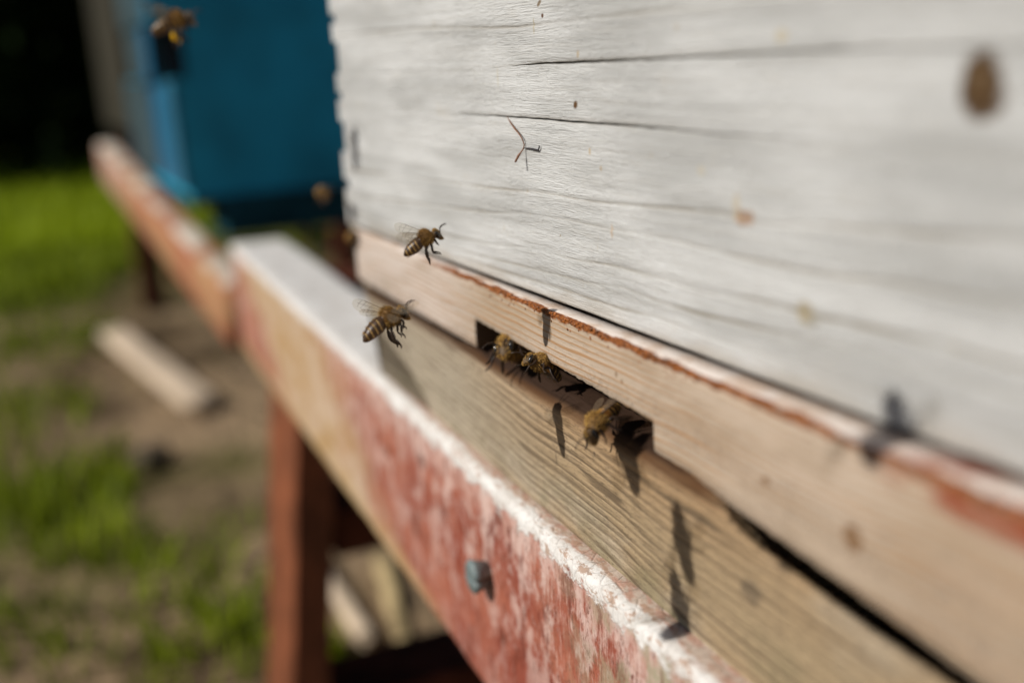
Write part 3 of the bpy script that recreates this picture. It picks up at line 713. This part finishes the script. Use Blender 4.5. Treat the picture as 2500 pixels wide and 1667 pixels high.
bh = empty('beehive', (0, 0, 0), 'blue painted beehive in shade behind the left end of the white hive', 'beehive')
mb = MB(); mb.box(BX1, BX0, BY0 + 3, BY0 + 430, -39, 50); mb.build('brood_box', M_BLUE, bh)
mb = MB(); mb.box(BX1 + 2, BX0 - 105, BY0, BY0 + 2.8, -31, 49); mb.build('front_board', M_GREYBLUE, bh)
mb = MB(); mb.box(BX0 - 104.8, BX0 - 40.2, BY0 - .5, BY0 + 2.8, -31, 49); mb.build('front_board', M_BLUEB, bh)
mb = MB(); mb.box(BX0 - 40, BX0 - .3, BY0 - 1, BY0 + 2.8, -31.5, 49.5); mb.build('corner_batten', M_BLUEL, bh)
mb = MB(); mb.box(BX1 + 5, BX0 - .6, BY0 + 12, BY0 + 425, 50.2, 92); mb.build('recessed_rim', M_BLUE, bh)
mb = MB(); mb.box(BX1 + 7, BX0 - 1, BY0 + 9.5, BY0 + 11.8, 50.4, 91.8); mb.build('gap_shade_strip', plain('gap_shade_black', (.003, .003, .004), .95, .0, .2, .1), bh)  # black strip painting the shade under the upper box's overhang
UX1 = BX0 - 168
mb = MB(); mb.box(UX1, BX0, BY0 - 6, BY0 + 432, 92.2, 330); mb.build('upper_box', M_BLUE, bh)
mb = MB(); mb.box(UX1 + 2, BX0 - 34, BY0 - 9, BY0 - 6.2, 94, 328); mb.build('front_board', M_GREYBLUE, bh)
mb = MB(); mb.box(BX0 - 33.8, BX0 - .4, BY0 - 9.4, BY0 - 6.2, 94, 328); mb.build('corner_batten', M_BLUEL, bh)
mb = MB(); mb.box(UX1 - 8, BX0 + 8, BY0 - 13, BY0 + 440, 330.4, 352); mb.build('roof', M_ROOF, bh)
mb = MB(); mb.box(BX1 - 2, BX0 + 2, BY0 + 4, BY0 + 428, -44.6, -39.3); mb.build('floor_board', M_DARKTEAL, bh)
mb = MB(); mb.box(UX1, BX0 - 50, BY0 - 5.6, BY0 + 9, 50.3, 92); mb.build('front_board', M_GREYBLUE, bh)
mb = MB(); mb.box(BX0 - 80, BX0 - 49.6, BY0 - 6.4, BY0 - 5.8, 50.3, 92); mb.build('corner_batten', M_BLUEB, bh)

gh_ = empty('beehive', (0, 0, 0), 'grey brown weathered wooden hive standing farthest left beyond the blue hive', 'beehive')
gp = onX(305, 150, -1.62) * 1000; gfar = onY(235, 150, gp[1] / 1000)[0] * 1000
mb = MB(); mb.box(gfar, -1620, gp[1], gp[1] + 420, -40, 420); mb.build('hive_box', M_GREYH, gh_)
mb = MB(); mb.box(gfar - 8, -1612, gp[1] - 8, gp[1] + 428, 420.5, 440); mb.build('roof', M_ROOF, gh_)
for lx in (-1660, gfar + 10):
    for ly in (gp[1] + 30, gp[1] + 370):
        mb = MB(); mb.box(lx, lx + 30, ly, ly + 30, -330, -40.3); mb.build('leg', M_REDDARK, gh_)

# ------------------------------------------------------------------ things lying on the ground
def lying(name, p, q, wd, ht, mat, label, cat, rough=1.0):
    a = onZ(*p, GZ + .012) * 1000; b_ = onZ(*q, GZ + .012) * 1000
    L = float(np.hypot(*(b_ - a)[:2])); mb = beam(0, L, -wd / 2, wd / 2, 0, ht, rough, L / 24, ht * .15, L, 3, 3)
    o = mb.build(name, mat); o.location = (a[0] / 1000, a[1] / 1000, GZ + .006)
    o.rotation_euler = (0, 0, math.atan2(b_[1] - a[1], b_[0] - a[0])); return tag(o, label, cat)
lying('plank', (275, 815), (490, 985), 35, 14, M_PALEWOOD, 'short pale sawn plank lying on the soil left of the stand', 'plank')
lying('stick', (765, 1350), (900, 1560), 10, 8, M_PALEWOOD, 'pale dry stick on the ground just right of the red leg', 'stick', 2)
lying('stick', (925, 1350), (1000, 1600), 9, 7, M_STRAW, 'straw coloured stick on the ground under the red front rail', 'stick', 2)
mb = MB(); mb.blob((0, 0, 0), (15, 19, 12), 0, 14, 10, .12)
o = mb.build('stone', plain('dark_stone', (0.085, 0.065, 0.045), .9, .2, .3, .05)); c_ = onZ(372, 1130, GZ); o.location = (c_[0], c_[1], GZ + .006)
tag(o, 'small dark stone lying on the soil between grass and stand', 'stone')

# ------------------------------------------------------------------ honeybees
def beemat(name, c, rough, spec, var, sc=2.0):
    return plain(name, c, rough, spec, var, sc)
M_CUT = beemat('dark_cuticle', (0.055, 0.028, 0.012), .4, .5, .4)
M_AMB = beemat('amber_cuticle', (0.40, 0.17, 0.025), .4, .5, .35)
M_BAND = beemat('pale_hair_band', (0.56, 0.39, 0.17), .8, .2, .3)
M_HEAD = beemat('brown_head', (0.10, 0.062, 0.03), .6, .25, .4)
M_THX = beemat('brown_thorax', (0.17, 0.095, 0.032), .7, .2, .4)
M_LEGB = beemat('dark_leg', (0.03, 0.017, 0.01), .4, .4, .4)
M_EYE = beemat('black_eye', (0.008, 0.006, 0.005), .2, .6, .2)
M_FUR = beemat('tan_fur', (0.52, 0.31, 0.085), .8, .15, .45)
M_FURD = beemat('dark_fur', (0.24, 0.135, 0.045), .8, .15, .4)
M_POL = beemat('yellow_pollen', (0.85, 0.45, 0.01), .8, .1, .25)
m = Mat('bee_wing', .35, .5)
m.color((0.30, 0.22, 0.15)); tr = m.n.new('ShaderNodeBsdfTransparent'); tr.inputs[0].default_value = (.93, .90, .86, 1)
ms = m.n.new('ShaderNodeMixShader'); ms.inputs[0].default_value = .16
m.l.new(tr.outputs[0], ms.inputs[1]); m.l.new(m.b.outputs[0], ms.inputs[2]); m.l.new(ms.outputs[0], m.out.inputs[0])
M_WING = m.mat
m = Mat('beating_wing', .4, .4)
m.color((0.34, 0.28, 0.20)); tr = m.n.new('ShaderNodeBsdfTransparent'); tr.inputs[0].default_value = (.97, .96, .94, 1)
ms = m.n.new('ShaderNodeMixShader'); ms.inputs[0].default_value = .07
m.l.new(tr.outputs[0], ms.inputs[1]); m.l.new(m.b.outputs[0], ms.inputs[2]); m.l.new(ms.outputs[0], m.out.inputs[0])
M_WINGF = m.mat
m = Mat('pale_vein', .5, .3)
m.color((0.16, 0.11, 0.07)); tr = m.n.new('ShaderNodeBsdfTransparent')
ms = m.n.new('ShaderNodeMixShader'); ms.inputs[0].default_value = .4
m.l.new(tr.outputs[0], ms.inputs[1]); m.l.new(m.b.outputs[0], ms.inputs[2]); m.l.new(ms.outputs[0], m.out.inputs[0])
M_VEINF = m.mat
NS = 18
# body outline along its length: x, half width, half height, centre height, material (0 dark 1 thorax 2 band 3 amber)
BODY = [(-6.45, .06, .06, -1.05, 0), (-6.3, .42, .36, -1.0, 0), (-5.9, .85, .75, -.9, 0), (-5.35, 1.22, 1.10, -.72, 2), (-5.12, 1.36, 1.22, -.66, 0),
        (-4.45, 1.62, 1.46, -.5, 0), (-4.2, 1.66, 1.50, -.46, 2), (-3.92, 1.76, 1.60, -.4, 0), (-3.2, 1.90, 1.72, -.28, 0), (-2.95, 1.90, 1.74, -.25, 2),
        (-2.66, 1.97, 1.80, -.2, 0), (-2.0, 1.98, 1.80, -.1, 0), (-1.75, 1.95, 1.80, -.06, 2), (-1.45, 1.94, 1.80, -.02, 3), (-.9, 1.86, 1.72, .08, 3), (-.5, 1.72, 1.60, .14, 3), (-.28, 1.60, 1.50, .18, 0),
        (-.05, 1.65, 1.55, .22, 1), (.3, 1.85, 1.75, .32, 1), (.9, 2.10, 2.02, .45, 1), (1.6, 2.28, 2.22, .52, 1), (2.4, 2.22, 2.15, .48, 1), (3.1, 1.90, 1.8, .32, 1), (3.6, 1.5, 1.4, .12, 1),
        (3.85, 1.2, 1.15, -.1, 5), (4.0, 1.15, 1.1, -.16, 5), (4.15, 1.3, 1.15, -.22, 5), (4.5, 1.75, 1.55, -.35, 5), (4.95, 1.72, 1.72, -.55, 5), (5.3, 1.35, 1.6, -.8, 5), (5.55, .95, 1.3, -1.1, 5), (5.75, .6, .9, -1.4, 5), (5.85, .2, .35, -1.6, 5)]
def bee_body(pose):
    mb = MB(); rs = []
    for x, wy, hz, cz, mt in BODY:
        if x < -.3: cz = cz * (1.25 if pose == 'fly' else .7)
        rs.append([(x, wy * math.cos(2 * math.pi * j / NS), cz + hz * math.sin(2 * math.pi * j / NS)) for j in range(NS)])
    mb.rings(rs, matf=lambda i, j: (0 if (BODY[i][4] in (2, 3) and ((j > 10 and j < 16) or (pose != 'stand' and (BODY[i][4] == 3 or j % 9 in (4, 5))))) else BODY[i][4]))
    if pose == 'fly':
        legs = [[(3.0, .8, -.9), (3.7, 1.3, -1.9), (3.2, 1.2, -2.9), (3.55, 1.1, -3.6), (3.4, 1.1, -4.0)],
                [(2.0, .9, -1.2), (2.7, 1.7, -2.5), (1.9, 1.6, -4.0), (2.25, 1.5, -5.0), (2.05, 1.5, -5.5)],
                [(1.0, .8, -1.2), (.1, 1.6, -2.3), (-.35, 1.75, -4.5), (.35, 1.6, -6.2), (.15, 1.5, -7.1)]]
    elif pose == 'fly_loose':
        legs = [[(3.0, .8, -.9), (3.5, 1.3, -1.7), (3.3, 1.2, -2.5), (3.6, 1.1, -3.0), (3.6, 1.1, -3.3)],
                [(2.0, .9, -1.2), (1.6, 1.6, -2.9), (1.0, 1.6, -4.3), (2.4, 1.4, -5.3), (2.9, 1.3, -5.9)],
                [(1.0, .8, -1.2), (-.2, 1.6, -2.6), (-.9, 1.7, -4.5), (-1.1, 1.5, -5.9), (-1.5, 1.4, -6.7)]]
    else:
        legs = [[(3.0, .9, -.9), (3.9, 2.4, -.5), (4.7, 3.0, -2.1), (5.5, 3.3, -2.75), (5.9, 3.4, -2.8)],
                [(2.0, 1.0, -1.2), (1.9, 3.1, -.3), (1.8, 4.1, -2.2), (1.7, 5.0, -2.75), (1.6, 5.5, -2.8)],
                [(1.0, .9, -1.2), (-.4, 2.7, -.3), (-1.9, 3.5, -2.0), (-3.0, 4.0, -2.75), (-3.6, 4.2, -2.8)]]
    R = [[.34, .32, .24, .16, .08], [.34, .33, .25, .17, .08], [.36, .36, .52, .30, .09]]
    for s in (-1, 1):
        for L, r in zip(legs, R):
            pts = []; rr = []
            for i in range(len(L) - 1):
                for k in range(4):
                    t = k / 4; pts.append((L[i][0] + (L[i + 1][0] - L[i][0]) * t, s * (L[i][1] + (L[i + 1][1] - L[i][1]) * t), L[i][2] + (L[i + 1][2] - L[i][2]) * t))
                    a_ = r[i] + (r[i + 1] - r[i]) * t; rr.append(a_ * (.72 if k == 0 and i > 0 else 1.05))
            pts.append((L[-1][0], s * L[-1][1], L[-1][2])); rr.append(r[-1])
            mb.tube(pts, rr, 7, 4, .7)
    return mb
def bee_fur(seed, lush=1.0):
    rnd = random.Random(seed); mb = MB(); xs_ = [b_[0] for b_ in BODY]
    def surf(x, a):
        wy = np.interp(x, xs_, [b_[1] for b_ in BODY]); hz = np.interp(x, xs_, [b_[2] for b_ in BODY]); cz = np.interp(x, xs_, [b_[3] for b_ in BODY])
        return Vector((x, wy * math.cos(a), cz + hz * math.sin(a))), Vector((0, math.cos(a) / max(wy, .3), math.sin(a) / max(hz, .3))).normalized()
    def hair(x, a, L, mat, back):
        p, n = surf(x, a); d = (n + Vector((back + rnd.uniform(-.35, .35), rnd.uniform(-.35, .35), rnd.uniform(-.35, .35)))).normalized()
        s = d.cross(Vector((rnd.uniform(-1, 1), rnd.uniform(-1, 1), rnd.uniform(-1, 1)))).normalized() * .045
        p = p - n * .05; q = p + d * L
        mb.add([p - s, p + s, q], [(0, 1, 2)], mat, False)
    for _ in range(int(1900 * lush)): 
        x = rnd.uniform(-.1, 3.7); hair(x, rnd.uniform(0, 6.283), rnd.uniform(.5, 1.2), 0 if rnd.random() < .55 else 1, -.45)
    for _ in range(int(1000 * lush)): hair(rnd.uniform(4.0, 5.8), rnd.choice([rnd.gauss(1.57, .45), rnd.gauss(-1.57, .5), rnd.uniform(0, 6.28)]), rnd.uniform(.3, .6), 1 if rnd.random() < .3 else 0, .35)
    for c in (-5.25, -4.08, -2.82, -1.6):
        for _ in range(int(150 * lush)): hair(c + rnd.uniform(-.15, .2), rnd.uniform(-.4, 3.55), rnd.uniform(.2, .38), 0, -.9)
    for _ in range(int(600 * lush)): hair(rnd.uniform(-6, -.2), rnd.uniform(0, 6.283), rnd.uniform(.18, .4), 1, -1.0)
    return mb
WING = [(0, 0), (.6, .28), (2.2, .5), (4.4, .62), (6.6, .70), (8.0, .62), (8.8, .2), (9.0, -.4), (8.7, -1.15), (7.8, -1.9), (6.4, -2.35), (5.0, -2.35), (3.4, -1.9), (1.9, -1.1), (.7, -.35)]
HIND = [(x * .7, y * .62) for x, y in WING]
VEINS = [[(0, .05), (3, .42), (6.2, .6)], [(0, -.02), (2.6, -.2), (5.0, -.35), (7.6, -.5)], [(0, -.1), (2.2, -.9), (4.2, -1.5), (5.6, -1.7)], [(3.6, .45), (4.0, -.3), (4.3, -1.4)], [(5.6, .6), (5.9, -.4), (6.1, -1.4), (5.2, -2.0)], [(6.9, .5), (7.2, -.5), (7.0, -1.5)]]
def wing_mesh(root, dirv, chord, outline, k):
    """outline in the wing's own (length, chord) plane, slightly cambered"""
    dv = Vector(dirv).normalized(); ch = Vector(chord); ch = (ch - dv * ch.dot(dv)).normalized(); nv = dv.cross(ch).normalized()
    P = lambda u, v, h=0: Vector(root) + dv * u + ch * v + nv * (h + .05 * math.sin(u * .9) + .06 * v)
    mb = MB(); n = len(outline)
    top = [P(u, v, .012) for u, v in outline]; bot = [P(u, v, -.012) for u, v in outline]
    mb.add(top + bot, [tuple(range(n)), tuple(range(2 * n - 1, n - 1, -1))] + [(i, n + i, n + (i + 1) % n, (i + 1) % n) for i in range(n)], 0, False)
    for ve in VEINS:
        mb.tube([P(u * k[0], v * k[1], 0) for u, v in ve], .05, 5, 1)
    mb.tube([P(u, v, 0) for u, v in outline[:6]], [.09, .09, .07, .06, .05, .04], 5, 1)
    return mb
def ant(s, pose):
    mb = MB()
    if pose == 'stand': pts = [(5.75, s * .35, -.45), (6.3, s * .75, .0), (6.9, s * 1.2, .25), (7.8, s * 1.8, .0), (9.0, s * 2.3, -.9)]
    else: pts = [(5.75, s * .35, -.45), (6.2, s * .5, .3), (6.55, s * .62, .75), (7.4, s * .85, .95), (8.6, s * 1.1, .8)]
    mb.tube(pts, [.11, .10, .12, .11, .09], 6); return mb
PARTS = {}
def parts_for(pose):
    if pose in PARTS: return PARTS[pose]
    L = []
    body = bee_body(pose).build('body', [M_CUT, M_THX, M_BAND, M_AMB, M_LEGB, M_HEAD]); L.append((body, None))
    L.append((bee_fur(len(pose), 1.0).build('fur', [M_FUR, M_FURD]), body))
    for s in (-1, 1):
        e = MB(); e.blob((4.85, s * 1.40, -.5), (.66, .50, 1.2), 0, 12, 10); L.append((e.build('eye', M_EYE), None))
        L.append((ant(s, pose).build('antenna', M_LEGB), None))
        if pose == 'stand':
            L.append((wing_mesh((1.6, s * 1.3, 1.75), (-1, s * .42, .02), (.3, s * .9, -.1), WING, (1, 1)).build('wing', [M_WING, M_LEGB]), None))
            L.append((wing_mesh((.9, s * 1.3, 1.55), (-1, s * .34, -.03), (.3, s * .9, -.15), HIND, (.7, .62)).build('wing', [M_WING, M_LEGB]), None))
        elif pose == 'fly':
            up = .9 if s > 0 else -.15
            L.append((wing_mesh((1.8, s * 1.3, 1.7), ((-.55, s * .9, .75) if s > 0 else (.62, s * .75, -.05)), (1, 0, .25), WING, (1, 1)).build('wing', [M_WINGF, M_VEINF]), None))
            L.append((wing_mesh((1.1, s * 1.3, 1.5), ((-.75, s * .9, .6) if s > 0 else (.12, s * .95, -.22)), (1, 0, .2), HIND, (.7, .62)).build('wing', [M_WINGF, M_VEINF]), None))
        else:
            L.append((wing_mesh((1.8, s * 1.3, 1.7), (-.95, s * .55, 1.0 if s > 0 else .62), (.6, s * .3, .6), WING, (1, 1)).build('wing', [M_WINGF, M_VEINF]), None))
            L.append((wing_mesh((1.1, s * 1.3, 1.5), (-1.0, s * .6, .55 if s > 0 else .3), (.6, s * .3, .5), HIND, (.7, .62)).build('wing', [M_WINGF, M_VEINF]), None))
    PARTS[pose] = L
    return L
USED = set()
BEES = []
def bee(pose, head, tail, up, label, group, pollen=False):
    """head and tail are world points in metres; up is the direction of the bee's back"""
    head, tail = Vector(head), Vector(tail); X = head - tail; s = X.length / 12.6; X.normalize()
    Z = Vector(up); Z = (Z - X * Z.dot(X)).normalized(); Y = Z.cross(X)
    e = empty('honeybee', (0, 0, 0), label, 'bee', group)
    rot = Matrix((X, Y, Z)).transposed()
    e.location = tail + X * 6.4 * s * 1.0; e.rotation_euler = rot.to_euler(); e.scale = (s * 1000 * .001 * 1000,) * 3
    e.scale = (s * 1000,) * 3
    first = pose not in USED; USED.add(pose); mp = {}
    for o, par in parts_for(pose):
        c = o if first else o.copy()
        if not first: COL.objects.link(c)
        c.parent = mp[par] if par else e; mp[o] = c
    if pollen:
        for sgn in (-1, 1):
            mb = MB(); mb.blob((-.55, sgn * 2.0, -4.1), (.55, .5, 1.15), 0, 10, 8, .12); mb.build('pollen_load', M_POL, e)
    return e
RGT, UPI, FWD = Vector(_x), Vector(-_y), Vector(_z)
def imgup(a, b_, c): return RGT * a + UPI * b_ - FWD * c
FG = 'bees flying in front of the hive'; EG = 'bees standing in the hive entrance'
bee('fly', at(993, 752, .186), at(880, 822, .183), imgup(-.55, .83, .30), 'sharp brown bee with pale abdomen bands flying lower, just left of the entrance slot', FG)
bee('fly_loose', at(1075, 562, .1855), at(983, 619, .1855), imgup(-.50, .85, .30), 'bee hovering against the white board with dangling dark legs, rightmost in flight', FG)
bee('fly_loose', at(474, 38, .270), at(366, 76, .270), imgup(-.25, .95, .10), 'bee carrying a yellow pollen load, flying high up against the blue hive', FG, True)
# in the entrance
bee('stand', onY(1432, 1068, -.0118), onY(1506, 982, -.0025), (-.25, -.75, .85), 'golden bee walking head first out over the lip of the entrance', EG)
bee('stand', onY(1282, 866, -.0088), onY(1372, 922, -.001), (-.25, -.25, 1), 'dark bee in the middle of the entrance slot, head against the strip edge', EG)
bee('stand', onY(1222, 838, -.0072), onY(1290, 872, .004), (-.1, -.3, 1), 'blurred bee facing out at the left of the two crowded in the slot', EG)
# two out-of-focus bees at the white hive's left corner
CG = 'bees resting at the left corner of the white hive'
bee('stand', at(782, 462, .300), at(797, 485, .309), (-1, -.35, .2), 'out of focus tan bee clinging to the white hive corner against the blue hive', CG)
bee('stand', at(856, 568, .303), at(868, 596, .311), (-.6, -.8, .1), 'out of focus tan bee at the left end of the strip, under the white board', CG)
# bees out of the picture's left side whose shadows fall on the boards
L3 = np.array(LDIR)
def toward_sun(p, dist): return p - L3 / L3[1] * dist
SG = 'bees hovering farther out in front of the hive'
for (px, py, yy, dist, hv, lab) in [
    (1668, 1340, -.0045, .106, (-.25, .1, .95), 'hovering bee out of view whose upright shadow falls on the grey floor board'),
    (1640, 1490, -.0055, .104, (-.3, .2, .9), 'bee hovering out of view, throwing the shadow onto the white rail edge'),
    (2115, 1035, -.0060, .096, (-.35, .1, .9), 'bee hovering out of view, throwing the blurred shadow onto the rusty strip'),
    (1522, 1110, -.0060, .101, (.12, -.1, -.95), 'bee diving out of view, throwing the shadow right of the golden bee')]:
    c_ = Vector(toward_sun(onY(px, py, yy), dist)); hv = Vector(hv).normalized() * .0063
    bee('fly', c_ + hv, c_ - hv, (-.2, -1, .1), lab, SG)
